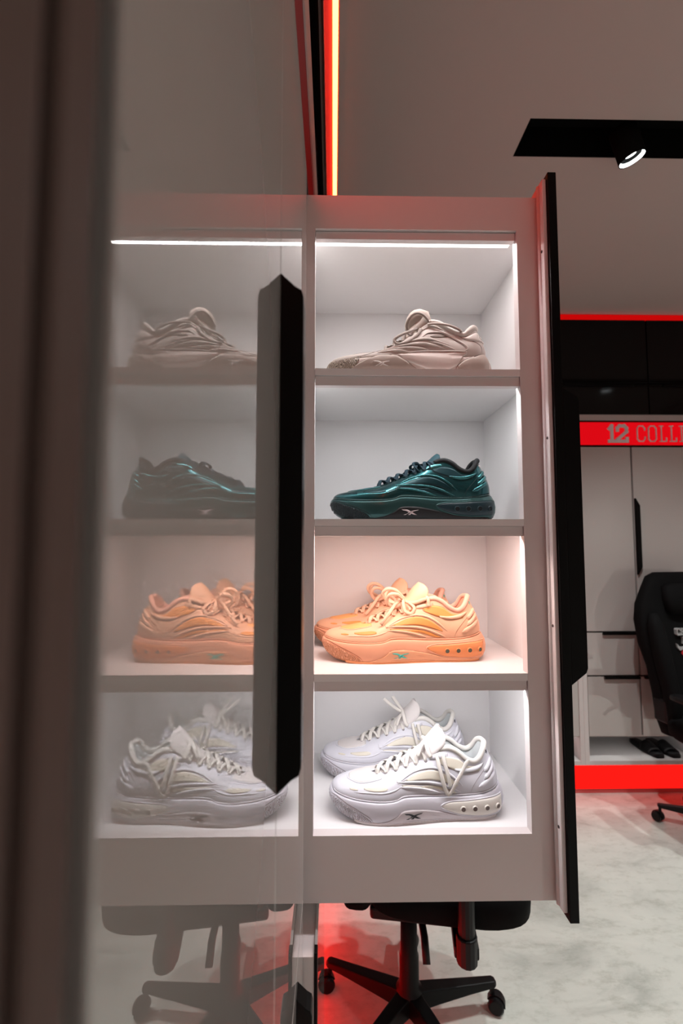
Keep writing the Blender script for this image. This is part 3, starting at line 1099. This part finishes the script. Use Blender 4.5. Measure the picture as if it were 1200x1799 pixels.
    s.ridge('eyestay_rim', pal['line'], [(.667, .338), (.662, .314), (.61, .301), (.568, .298)], .0014, .7, 30)
    # toe: vents and mesh panel
    s.patch('toe_vent', pal['panel'], [(.195, .166), (.25, .172), (.31, .176), (.325, .170)], [(.195, .161), (.24, .156), (.29, .158), (.322, .165)],
            .0014, 18, 5, both=True)
    s.patch('toe_vent', pal['panel'], [(.118, .158), (.14, .160), (.162, .158)], [(.118, .154), (.14, .152), (.162, .154)], .0014, 12, 4, both=True)
    s.ridge('toe_crease', pal['fin'], [(.14, .146), (.22, .150), (.30, .152), (.36, .166), (.40, .186)], .0040, .6, 40, both=True)
    s.patch('toe_panel', pal['toe_panel'], [(.118, -.030), (.16, -.074), (.22, -.088), (.30, -.080)], [(.118, .030), (.16, .074), (.22, .088), (.30, .080)],
            .0022, 20, 14, top=True)
    s.ridge('toe_rim', pal['fin'], [(.30, -.082), (.22, -.091), (.16, -.077), (.116, -.032), (.110, 0), (.116, .032), (.16, .077), (.22, .091), (.30, .082)],
            .0042, .7, 50, top=True, taper=False)
    # heel counter and ribs
    s.ridge('heel_stitch', pal['line'], [(.785, .140), (.800, .176), (.840, .222), (.885, .268), (.905, .292)], .0014, .7, 36, both=True)
    for a in ([(.830, .168), (.865, .186), (.905, .210), (.936, .232)], [(.862, .205), (.89, .228), (.918, .256), (.930, .272)],
              [(.868, .242), (.892, .266), (.912, .290), (.918, .300)]):
        s.ridge('heel_rib', pal['fin'], a, .0120, .75, 26, both=True)
    for sg in (-1, 1):
        s.ridge('heel_mark', pal['logo'], [(.884, .340), (.898, .331), (.897, .318)], .0032, .5, 14, sg=sg)
        s.ridge('heel_mark', pal['logo'], [(.886, .326), (.893, .331), (.901, .338)], .0028, .5, 14, sg=sg)
    s.collar(pal['collar'], pal['lining'])
    return r, s


def palette(pre, upper, mid, panel, window, line, fin, wedge, out_, logo, lace, collar, lining, toe_dark, port, rough=.5, metal=0., coat=0.,
            toe_panel=None, welt=None, wedge_rough=.55, winrough=.4):
    mat(pre + '_upper', upper, rough, metal, bump=.05, bscale=900, coat=coat)
    mat(pre + '_mid', mid, min(rough + .05, .55), metal * .7, bump=.03, bscale=700, coat=coat * .5)
    mat(pre + '_panel', panel, rough + .05, metal * .5, bump=.2, bscale=1300)
    mat(pre + '_window', window, winrough)
    mat(pre + '_line', line, .7)
    mat(pre + '_fin', fin, rough, metal, coat=coat)
    mat(pre + '_wedge', wedge, wedge_rough)
    mat(pre + '_out', out_, .6)
    mat(pre + '_logo', logo, .5)
    mat(pre + '_lace', lace, .75, bump=.4, bscale=1500)
    mat(pre + '_collar', collar, .75, bump=.2, bscale=1200)
    mat(pre + '_lining', lining, .85, bump=.2, bscale=1200)
    swirl_mat(pre + '_toe', mid if not metal else out_, toe_dark)
    mat(pre + '_port', port, .5)
    mat(pre + '_toe_panel', toe_panel or panel, .65, bump=.3, bscale=1500)
    mat(pre + '_welt', welt or mid, rough, metal * .7, coat=coat)
    return {k: pre + '_' + k for k in ('upper', 'mid', 'panel', 'window', 'line', 'fin', 'wedge', 'out', 'logo', 'lace', 'collar', 'lining', 'toe',
                                       'port', 'toe_panel', 'welt')}


# --- metallic teal shoe
PT = palette('teal', (.018, .090, .100), (.030, .085, .085), (.006, .035, .042), (.004, .022, .030), (.004, .015, .018), (.035, .150, .160),
             (.006, .006, .007), (.004, .016, .020), (.62, .50, .50), (.004, .026, .042), (.006, .007, .009), (.006, .007, .009), (.002, .007, .009),
             (.002, .006, .008), rough=.24, metal=.85, coat=.3, toe_panel=(.008, .045, .060))
teal, sh = court_shoe('sneaker', 'single metallic teal low basketball shoe with dark laces on the second shelf', 'sneaker', PT)
sh.tongue('teal_toe_panel', [(.27, .198), (.36, .224), (.45, .262), (.54, .304), (.60, .352), (.640, .398), (.652, .411)],
          [.040, .044, .048, .054, .062, .064, .052], [.012, .012, .013, .014, .015, .014, .010])
sh.lacing('teal_lace', [.295, .345, .395, .450, .505, .560, .600], lift=.016, eyelet='teal_line')
for sg in (1, -1):
    sh.lace('teal_lace', [(.545, 0, .335), (.525, -.03 * sg, .352), (.500, -.055 * sg, .344), (.512, -.072 * sg, .312), (.54, -.076 * sg, .282)], .010, .45)
sh.lace('teal_lace', [(.50, -.045, .350), (.53, -.040, .340), (.565, -.02, .345), (.595, -.045, .355), (.61, -.072, .342), (.612, -.078, .328)], .010, .45)
mat('tab_light', (.6, .58, .5), .6)
sh.out(MB().box(.676, .684, -.07, -.05, .362, .372), 'pull_tab', 'tab_light', smooth=False)
# --- peach pair
PP = palette('peach', (.76, .43, .27), (.74, .36, .22), (.74, .29, .075), (.74, .27, .10), (.34, .11, .05), (.79, .47, .31), (.74, .36, .20),
             (.80, .34, .15), (.05, .42, .36), (.80, .49, .33), (.77, .41, .30), (.72, .36, .23), (.50, .19, .08), (.09, .11, .08), rough=.5,
             toe_panel=(.87, .40, .14))
peach, sh = court_shoe('sneaker', 'peach orange basketball shoe of the pair, nearer to the shelf edge', 'sneaker', PP,
                       group='peach pair on the third shelf')
sh.tongue('peach_upper', [(.27, .198), (.36, .226), (.45, .268), (.52, .318), (.568, .375), (.592, .420), (.602, .450)],
          [.042, .046, .050, .060, .072, .078, .074], [.012, .013, .016, .022, .030, .034, .026])
sh.lacing('peach_lace', [.290, .335, .385, .435, .485, .535], lift=.015, eyelet='peach_line')
for pts in ([(.50, -.03, .345), (.455, -.075, .385), (.41, -.09, .385), (.395, -.075, .345), (.43, -.055, .305), (.48, -.05, .318)],
            [(.50, .01, .345), (.46, -.02, .40), (.405, -.03, .415), (.375, -.02, .385), (.40, -.0, .34), (.46, 0, .32)],
            [(.50, -.03, .35), (.49, -.085, .325), (.50, -.105, .285), (.535, -.10, .275), (.555, -.09, .305), (.53, -.06, .335)],
            [(.49, -.02, .345), (.45, -.06, .33), (.41, -.098, .285), (.375, -.118, .245), (.35, -.124, .215)],
            [(.49, .0, .345), (.53, -.055, .335), (.57, -.078, .338), (.605, -.086, .352), (.635, -.090, .362)],
            [(.632, -.070, .374), (.637, -.092, .358), (.637, -.099, .318)],
            [(.52, .03, .34), (.47, .06, .39), (.42, .07, .40), (.40, .06, .355), (.45, .045, .32)]):
    sh.lace('peach_lace', pts, .0105, .45, up=(.25, -1, .35), n=34)

# --- white pair
PW = palette('white', (.60, .60, .655), (.60, .59, .645), (.64, .60, .51), (.66, .63, .58), (.26, .23, .24), (.64, .64, .69), (.56, .52, .54),
             (.70, .64, .64), (.015, .018, .022), (.66, .63, .59), (.62, .60, .57), (.55, .58, .59), (.34, .29, .30), (.16, .13, .12), rough=.42,
             toe_panel=(.64, .60, .59))
white, sh = court_shoe('sneaker', 'white basketball shoe of the pair, nearer to the front, lace looping down its side', 'sneaker', PW,
                       group='white pair on the bottom shelf')
sh.tongue('white_toe_panel', [(.27, .198), (.36, .228), (.45, .272), (.53, .325), (.585, .385), (.615, .430), (.628, .458)],
          [.044, .048, .054, .064, .076, .080, .074], [.012, .013, .015, .018, .022, .022, .017])
sh.lacing('white_lace', [.275, .325, .380, .435, .490, .545], lift=.016, eyelet='white_line')
sh.lace('white_lace', [(.50, -.075, .315), (.52, -.06, .36), (.545, -.03, .378), (.575, .02, .388)], .0115, .36)
sh.lace('white_lace', [(.545, .05, .375), (.55, -.02, .392), (.552, -.062, .37), (.56, -.082, .335), (.575, -.088, .315)], .0115, .36, up=(0, -1, .4))
for path in ([(.606, .325), (.612, .28), (.625, .215), (.640, .165), (.655, .138), (.672, .150), (.700, .195), (.735, .245), (.765, .285), (.785, .302)],
             [(.640, .325), (.648, .28), (.660, .225), (.668, .180)]):
    P = []
    U = []
    for q in sh.resample(path, 34):
        p, n = sh.hit(q.x, q.y)
        P.append(p + n * .013)
        U.append(n)
    sh.out(MB().tube(P, .0105, 8, .42, U), 'lace', 'white_lace')
wlace = sh


def place(o, x, y, z, rz=0.):
    o.location = (x, y, z)
    o.rotation_euler = (0, 0, R(rz))


GAPZ = .0004
place(teal, .155, .925, S[1] + GAPZ, 0)
peach2 = copy_tree(peach)
peach2['label'] = 'peach orange basketball shoe at the back, half hidden behind its mate'
white2 = copy_tree(white)
white2['label'] = 'white basketball shoe at the back, half hidden behind its mate'
place(peach, .139, .953, S[2] + GAPZ, 0)
place(peach2, .118, 1.075, S[2] + GAPZ, 0)
place(white, .154, .914, ZO0 + GAPZ, 0)
place(white2, .134, 1.060, ZO0 + GAPZ, 1.5)
# loose lace standing up from the rear white shoe
lm = MB()
sh.r = white2
sh.lace('white_lace', [(.55, -.02, .38), (.50, -.03, .415), (.455, -.035, .45), (.425, -.03, .475)], .0105, .4, up=(0, -1, .3))
sh.lace('white_lace', [(.555, .0, .385), (.52, .02, .43), (.49, .03, .47)], .0105, .4, up=(0, -1, .3))

# --- beige trainer
BG = dict(upper=(.56, .505, .465), fin=(.64, .58, .54), dark=(.20, .155, .13), line=(.12, .09, .08), taupe=(.40, .33, .285), rose=(.62, .53, .485),
          lace=(.33, .28, .25), tongue=(.46, .39, .345))
for k, c in BG.items():
    mat('beige_' + k, c, .55 if k != 'fin' else .42, bump=.12, bscale=900)
swirl_mat('beige_toe', (.46, .38, .30), (.10, .075, .06), scale=120, lo=.3, hi=.55)
beige = thing('sneaker', 'single beige trainer with a rolled-over tongue on the top shelf', 'sneaker', (0, 0, 0))
sh = Shoe(beige, .326, low=True)
sh.raw('upper', (sh.up_v, sh.up_f), 'beige_upper')
md = sh.raw('midsole', (sh.mid_v, sh.mid_f), 'beige_rose')
sh.patch('toe_bumper', 'beige_toe', [(.004, .090), (.03, .108), (.09, .108), (.15, .112), (.20, .116)], [(.012, .06), (.03, .035), (.08, .022), (.13, .012), (.15, .006)],
         .004, 30, 9, parent=md, both=True)
sh.patch('arch_wedge', 'beige_taupe', [(.13, .030), (.20, .072), (.27, .106), (.34, .118), (.41, .106), (.47, .070), (.53, .030)],
         [(.14, .006), (.20, .005), (.27, .005), (.34, .005), (.41, .005), (.46, .005), (.52, .006)], .005, 40, 9, parent=md, both=True)
sh.ridge('arch_line', 'beige_line', [(.12, .026), (.20, .075), (.27, .109), (.34, .121), (.41, .109), (.47, .073), (.53, .030)], .0020, .6, 44, parent=md)
for q in (.25, .45, .65):
    sh.ridge('arch_groove', 'beige_dark', [(.17 + .03 * q, .03 + .02 * (1 - q)), (.27, .106 - .085 * q), (.34, .118 - .09 * q), (.41, .106 - .085 * q), (.48, .03 + .02 * (1 - q))], .0014,
             .6, 40, parent=md, sink=-.003)
sh.logo('beige_fin', .270, .045, .090, .0075, parent=md)
sh.patch('side_wedge', 'beige_rose', [(.41, .118), (.52, .140), (.64, .150), (.80, .152), (.815, .146)], [(.44, .09), (.52, .06), (.60, .035), (.68, .03), (.76, .07)],
         .004, 36, 9, parent=md, dome=.005, both=True)
sh.ridge('wedge_ridge', 'beige_fin', [(.40, .118), (.52, .146), (.64, .156), (.78, .158), (.820, .150), (.76, .110), (.68, .075), (.56, .05)], .0052, .8, 60, parent=md, both=True)
sh.ridge('wedge_ridge', 'beige_fin', [(.48, .085), (.58, .105), (.68, .115), (.78, .135)], .0036, .8, 40, parent=md)
sh.patch('heel_wedge', 'beige_taupe', [(.755, .055), (.80, .095), (.86, .125), (.92, .150), (.958, .150)], [(.76, .03), (.80, .012), (.86, .008), (.92, .008), (.955, .02)],
         .005, 30, 9, parent=md, dome=.004, both=True)
sh.ridge('heel_edge', 'beige_line', [(.752, .03), (.757, .058), (.80, .098), (.86, .128), (.92, .154)], .0016, .6, 40, parent=md)
# flowing ridges over the side
for pts, rr in (([(.36, .172), (.43, .196), (.52, .224), (.60, .232), (.67, .212), (.72, .196)], .0062),
                ([(.33, .158), (.42, .180), (.51, .196), (.58, .200), (.65, .186), (.70, .168)], .0058),
                ([(.31, .146), (.39, .160), (.47, .170), (.54, .170), (.60, .160)], .0054),
                ([(.29, .132), (.36, .144), (.43, .148), (.49, .140)], .0052),
                ([(.57, .250), (.60, .275), (.67, .280), (.72, .262), (.80, .212), (.830, .176), (.80, .158)], .0060),
                ([(.50, .245), (.55, .285), (.60, .318), (.64, .325), (.69, .300)], .0064),
                ([(.35, .150), (.39, .150), (.42, .160), (.46, .162)], .0040),
                ([(.60, .215), (.66, .205), (.72, .182), (.76, .162)], .0050)):
    sh.ridge('flow_ridge', 'beige_fin', pts, rr, .8, 46, both=True)
for pts in ([(.36, .164), (.43, .187), (.52, .214), (.60, .222), (.67, .204)], [(.40, .168), (.47, .180), (.54, .182), (.60, .176)],
            [(.13, .150), (.20, .148), (.28, .146), (.34, .158), (.40, .180)], [(.20, .118), (.26, .134), (.33, .172)],
            [(.78, .268), (.82, .242), (.88, .224), (.915, .200), (.918, .160)], [(.56, .246), (.60, .268), (.67, .272), (.72, .254), (.79, .206), (.82, .176)],
            [(.69, .330), (.74, .290), (.80, .262), (.85, .264)]):
    sh.ridge('crease', 'beige_line', pts, .0016, .7, 46, both=True)
sh.patch('side_vent', 'beige_dark', [(.610, .252), (.64, .262), (.69, .266), (.735, .260)], [(.612, .248), (.64, .244), (.69, .248), (.73, .257)], .0016, 20, 5, both=True)
sh.patch('side_vent', 'beige_dark', [(.60, .214), (.64, .212), (.685, .194)], [(.62, .208), (.65, .200), (.68, .190)], .0016, 16, 4, both=True)
sh.patch('heel_counter', 'beige_fin', [(.80, .250), (.84, .262), (.89, .292), (.915, .300)], [(.83, .236), (.86, .230), (.905, .232), (.925, .236)], .003, 22, 7, dome=.004, both=True)
for a in ([(.905, .262), (.925, .270), (.935, .262)], [(.915, .238), (.932, .240), (.942, .232)]):
    sh.ridge('heel_rib', 'beige_fin', a, .0080, .8, 18, both=True)
sh.collar('beige_upper', 'beige_tongue', .018)
# tongue rolled over itself
tg = sh.tongue('beige_tongue', [(.30, .180), (.38, .205), (.46, .245), (.52, .30), (.560, .345), (.585, .380), (.580, .398), (.550, .398), (.520, .378), (.492, .350)],
               [.038, .042, .046, .052, .058, .066, .072, .074, .074, .066], [.010, .011, .012, .016, .030, .042, .050, .054, .054, .044], wing=.1)
sh.ridge('tongue_label', 'beige_dark', [(.42, .19), (.46, .20)], .003, .5, 8)
sh.lacing('beige_lace', [.35, .40, .455, .505, .545], lift=.014, r=.010, eyelet='beige_line')
for pts in ([(.490, -.050, .312), (.478, -.076, .335), (.492, -.090, .370), (.525, -.098, .398), (.565, -.092, .398), (.60, -.082, .372), (.612, -.078, .350)],
            [(.54, -.08, .315), (.49, -.105, .285), (.42, -.125, .245), (.395, -.13, .215), (.42, -.135, .195), (.48, -.128, .215), (.535, -.112, .262), (.56, -.095, .305)],
            [(.60, -.09, .335), (.65, -.100, .335), (.72, -.108, .322), (.775, -.106, .302), (.80, -.100, .285)]):
    sh.lace('beige_lace', pts, .0095, .5, up=(.1, -1, .3), n=40)
place(beige, .149, .915, S[0] + GAPZ, 0)


# ------------------------------------------------------------------ office chairs
def loft(mb, secs, n=24, ex=2.6):
    """sections: (cx, cy, cz, half x, half y) stacked along z"""
    rows = []
    for (cx, cy, cz, hx, hy) in secs:
        row = []
        for k in range(n):
            a = 2 * math.pi * k / n
            ca, sa = math.cos(a), math.sin(a)
            row.append((cx + hx * abs(ca) ** (2 / ex) * (1 if ca > 0 else -1), cy + hy * abs(sa) ** (2 / ex) * (1 if sa > 0 else -1), cz))
        rows.append(row)
    return mb.grid(rows, closed_v=True, cap=True)


def chair(label, group):
    """high-backed padded chair on a five-star base, facing -y, hub at the origin"""
    r = thing('office_chair', label, 'chair', (0, 0, 0), group)
    B = dict(parent=r, local=True)
    MB().lathe([(.040, .065), (.046, .075), (.046, .125), (.034, .135), (.034, .235), (.030, .240), (.028, .42), (.001, .42)], None, 24).build('column', 'black_plastic', smooth=True, **B)
    MB().box(-.11, .11, -.13, .13, .415, .460).build('tilt_mechanism', 'black_plastic', bevel=.012, seg=3, **B)
    MB().tube([(.10, -.05, .44), (.17, -.06, .435), (.21, -.06, .425)], .010, 10).build('lever', 'black_plastic', smooth=True, **B)
    MB().tube([(-.10, -.04, .44), (-.16, -.05, .42), (-.20, -.055, .37)], .012, 10).build('lever', 'black_plastic', smooth=True, **B)
    for k in range(5):
        a = R(72 * k + 72)
        M = Matrix.Rotation(a, 4, 'Z')
        m = MB()
        rows = []
        for (x, hw, z0, z1) in ((.030, .034, .068, .122), (.10, .030, .074, .118), (.22, .024, .082, .110), (.315, .020, .086, .104), (.325, .012, .088, .102)):
            rows.append([M @ Vector((x, -hw, z0)), M @ Vector((x, hw, z0)), M @ Vector((x, hw * .75, z1)), M @ Vector((x, -hw * .75, z1))])
        arm = m.grid(rows, closed_v=True, cap=True).build('base_arm', 'black_plastic', bevel=.004, **B)
        rn = random.Random(k)
        C = M @ Matrix.Translation((.312, 0, 0)) @ Matrix.Rotation(rn.uniform(-1, 1), 4, 'Z')
        m = MB()
        for sg in (-1, 1):
            m.lathe([(.004, .006), (.024, .006), (.0275, .010), (.0275, .022), (.022, .027), (.004, .027)],
                    C @ Matrix.Translation((.014, 0, .0278)) @ Matrix.Rotation(R(90 * sg), 4, 'X'), 20)
        hood = []
        for q in range(9):
            t = R(-10 + 170 * q / 8)
            hood.append([C @ Vector((.014 + math.cos(t) * .032, y, .028 + math.sin(t) * .032)) for y in (-.012, .012)] +
                        [C @ Vector((.014 + math.cos(t) * .022, y, .028 + math.sin(t) * .022)) for y in (.012, -.012)])
        m.grid(hood, closed_v=True, cap=True)
        m.lathe([(.008, .05), (.008, .090)], C, 10)
        m.build('caster', 'black_plastic', arm, smooth=False, local=True)
    # seat
    m = MB()
    loft(m, [(0, -.115, .528, .20, .18), (0, -.118, .535, .262, .245), (0, -.12, .556, .285, .262), (0, -.12, .61, .290, .265), (0, -.12, .64, .275, .25), (0, -.115, .652, .20, .18)], 40, 4.5)
    m.build('seat', 'black_fabric', smooth=True, **B)
    MB().box(-.15, .15, -.26, .06, .460, .532).build('seat_pan', 'black_plastic', bevel=.02, seg=3, **B)
    # backrest with wings
    m = MB()
    loft(m, [(0, .165, .50, .16, .03), (0, .165, .52, .215, .055), (0, .17, .62, .245, .065), (0, .18, .76, .255, .062), (0, .195, .92, .275, .062), (0, .21, 1.06, .315, .066),
             (0, .225, 1.20, .325, .066), (0, .235, 1.30, .305, .062), (0, .245, 1.40, .25, .055), (0, .25, 1.47, .21, .048), (0, .252, 1.495, .16, .025)], 36, 3.6)
    bk = m.build('backrest', 'black_fabric', smooth=True, **B)
    for sg in (-1, 1):
        m = MB()
        loft(m, [(sg * .20, .105, .56, .02, .015), (sg * .205, .10, .60, .040, .04), (sg * .215, .105, .80, .045, .045), (sg * .245, .125, 1.0, .05, .045), (sg * .265, .145, 1.18, .045, .04), (sg * .26, .165, 1.25, .02, .02)], 20, 2.4)
        m.build('bolster', 'black_fabric', smooth=True, **B)
        # arm rests
        m = MB()
        m.tube([(sg * .315, -.165, .484), (sg * .315, -.165, .560)], .030, 14).tube([(sg * .315, -.165, .545), (sg * .315, -.165, .79)], .024, 14)
        m.box(min(sg * .315, sg * .16), max(sg * .315, sg * .16), -.20, -.13, .490, .524)
        m.build('arm_post', 'black_plastic', bevel=.004, **B)
        m = MB()
        loft(m, [(sg * .315, -.14, .79, .035, .11), (sg * .315, -.14, .795, .048, .135), (sg * .315, -.14, .815, .048, .135), (sg * .315, -.14, .822, .036, .115)], 24, 3.5)
        m.build('arm_pad', 'black_plastic', smooth=True, **B)
        MB().box(sg * .235 - .02, sg * .235 + .02, .10, .20, .60, .74).build('hinge_cover', 'black_plastic', bevel=.015, seg=3, **B)
    m = MB()
    loft(m, [(0, .165, 1.24, .12, .015), (0, .16, 1.26, .165, .045), (0, .168, 1.34, .175, .05), (0, .178, 1.41, .165, .045), (0, .185, 1.43, .12, .015)], 30, 3.2)
    m.build('head_pillow', 'black_fabric', smooth=True, **B)
    return r


def chest_print(r):
    """print on the upper backrest, facing -y"""
    y0, y1 = .1330, .1560
    letters('CHICAGO', .036, .0064, y0, y1, -.122, 1.118, r, 'letter_white', gap=.22)
    letters('BULLS', .036, .0064, y0, y1, -.080, 1.066, r, 'letter_white', gap=.22)
    m = MB()
    face = [(-.080, 1.035), (.080, 1.035), (.095, 1.005), (.066, .975), (.044, .905), (.034, .850), (-.034, .850), (-.044, .905), (-.066, .975), (-.095, 1.005)]
    m.prism(face, 'y', y0 + .002, y1 - .002)
    e = m.build('emblem', 'emblem_red', r, local=True)
    for sg in (-1, 1):
        pts = [(sg * .078, 1.032), (sg * .104, 1.022), (sg * .122, 1.040), (sg * .126, 1.066), (sg * .112, 1.050), (sg * .094, 1.044), (sg * .078, 1.046)]
        MB().prism(pts, 'y', y0, y1).build('emblem_horn', 'letter_white', e, local=True)
        MB().prism([(sg * .016, .975), (sg * .048, .995), (sg * .042, .984), (sg * .020, .966)], 'y', y0 - .001, y0 + .003).build('emblem_eye', 'black_fabric', e, local=True)


ch1 = chair('black office chair standing behind the shoe cabinet, its base showing underneath', 'black office chairs')
ch2 = copy_tree(ch1)
ch2['label'] = 'black high-backed chair with a printed emblem in front of the back lockers'
chest_print(ch2)
ch1.location = (.268, 1.765, 0)
ch1.rotation_euler = (0, 0, R(90 - 8.7))
ch2.location = (2.262, 2.81, 0)
ch2.rotation_euler = (0, 0, R(10))
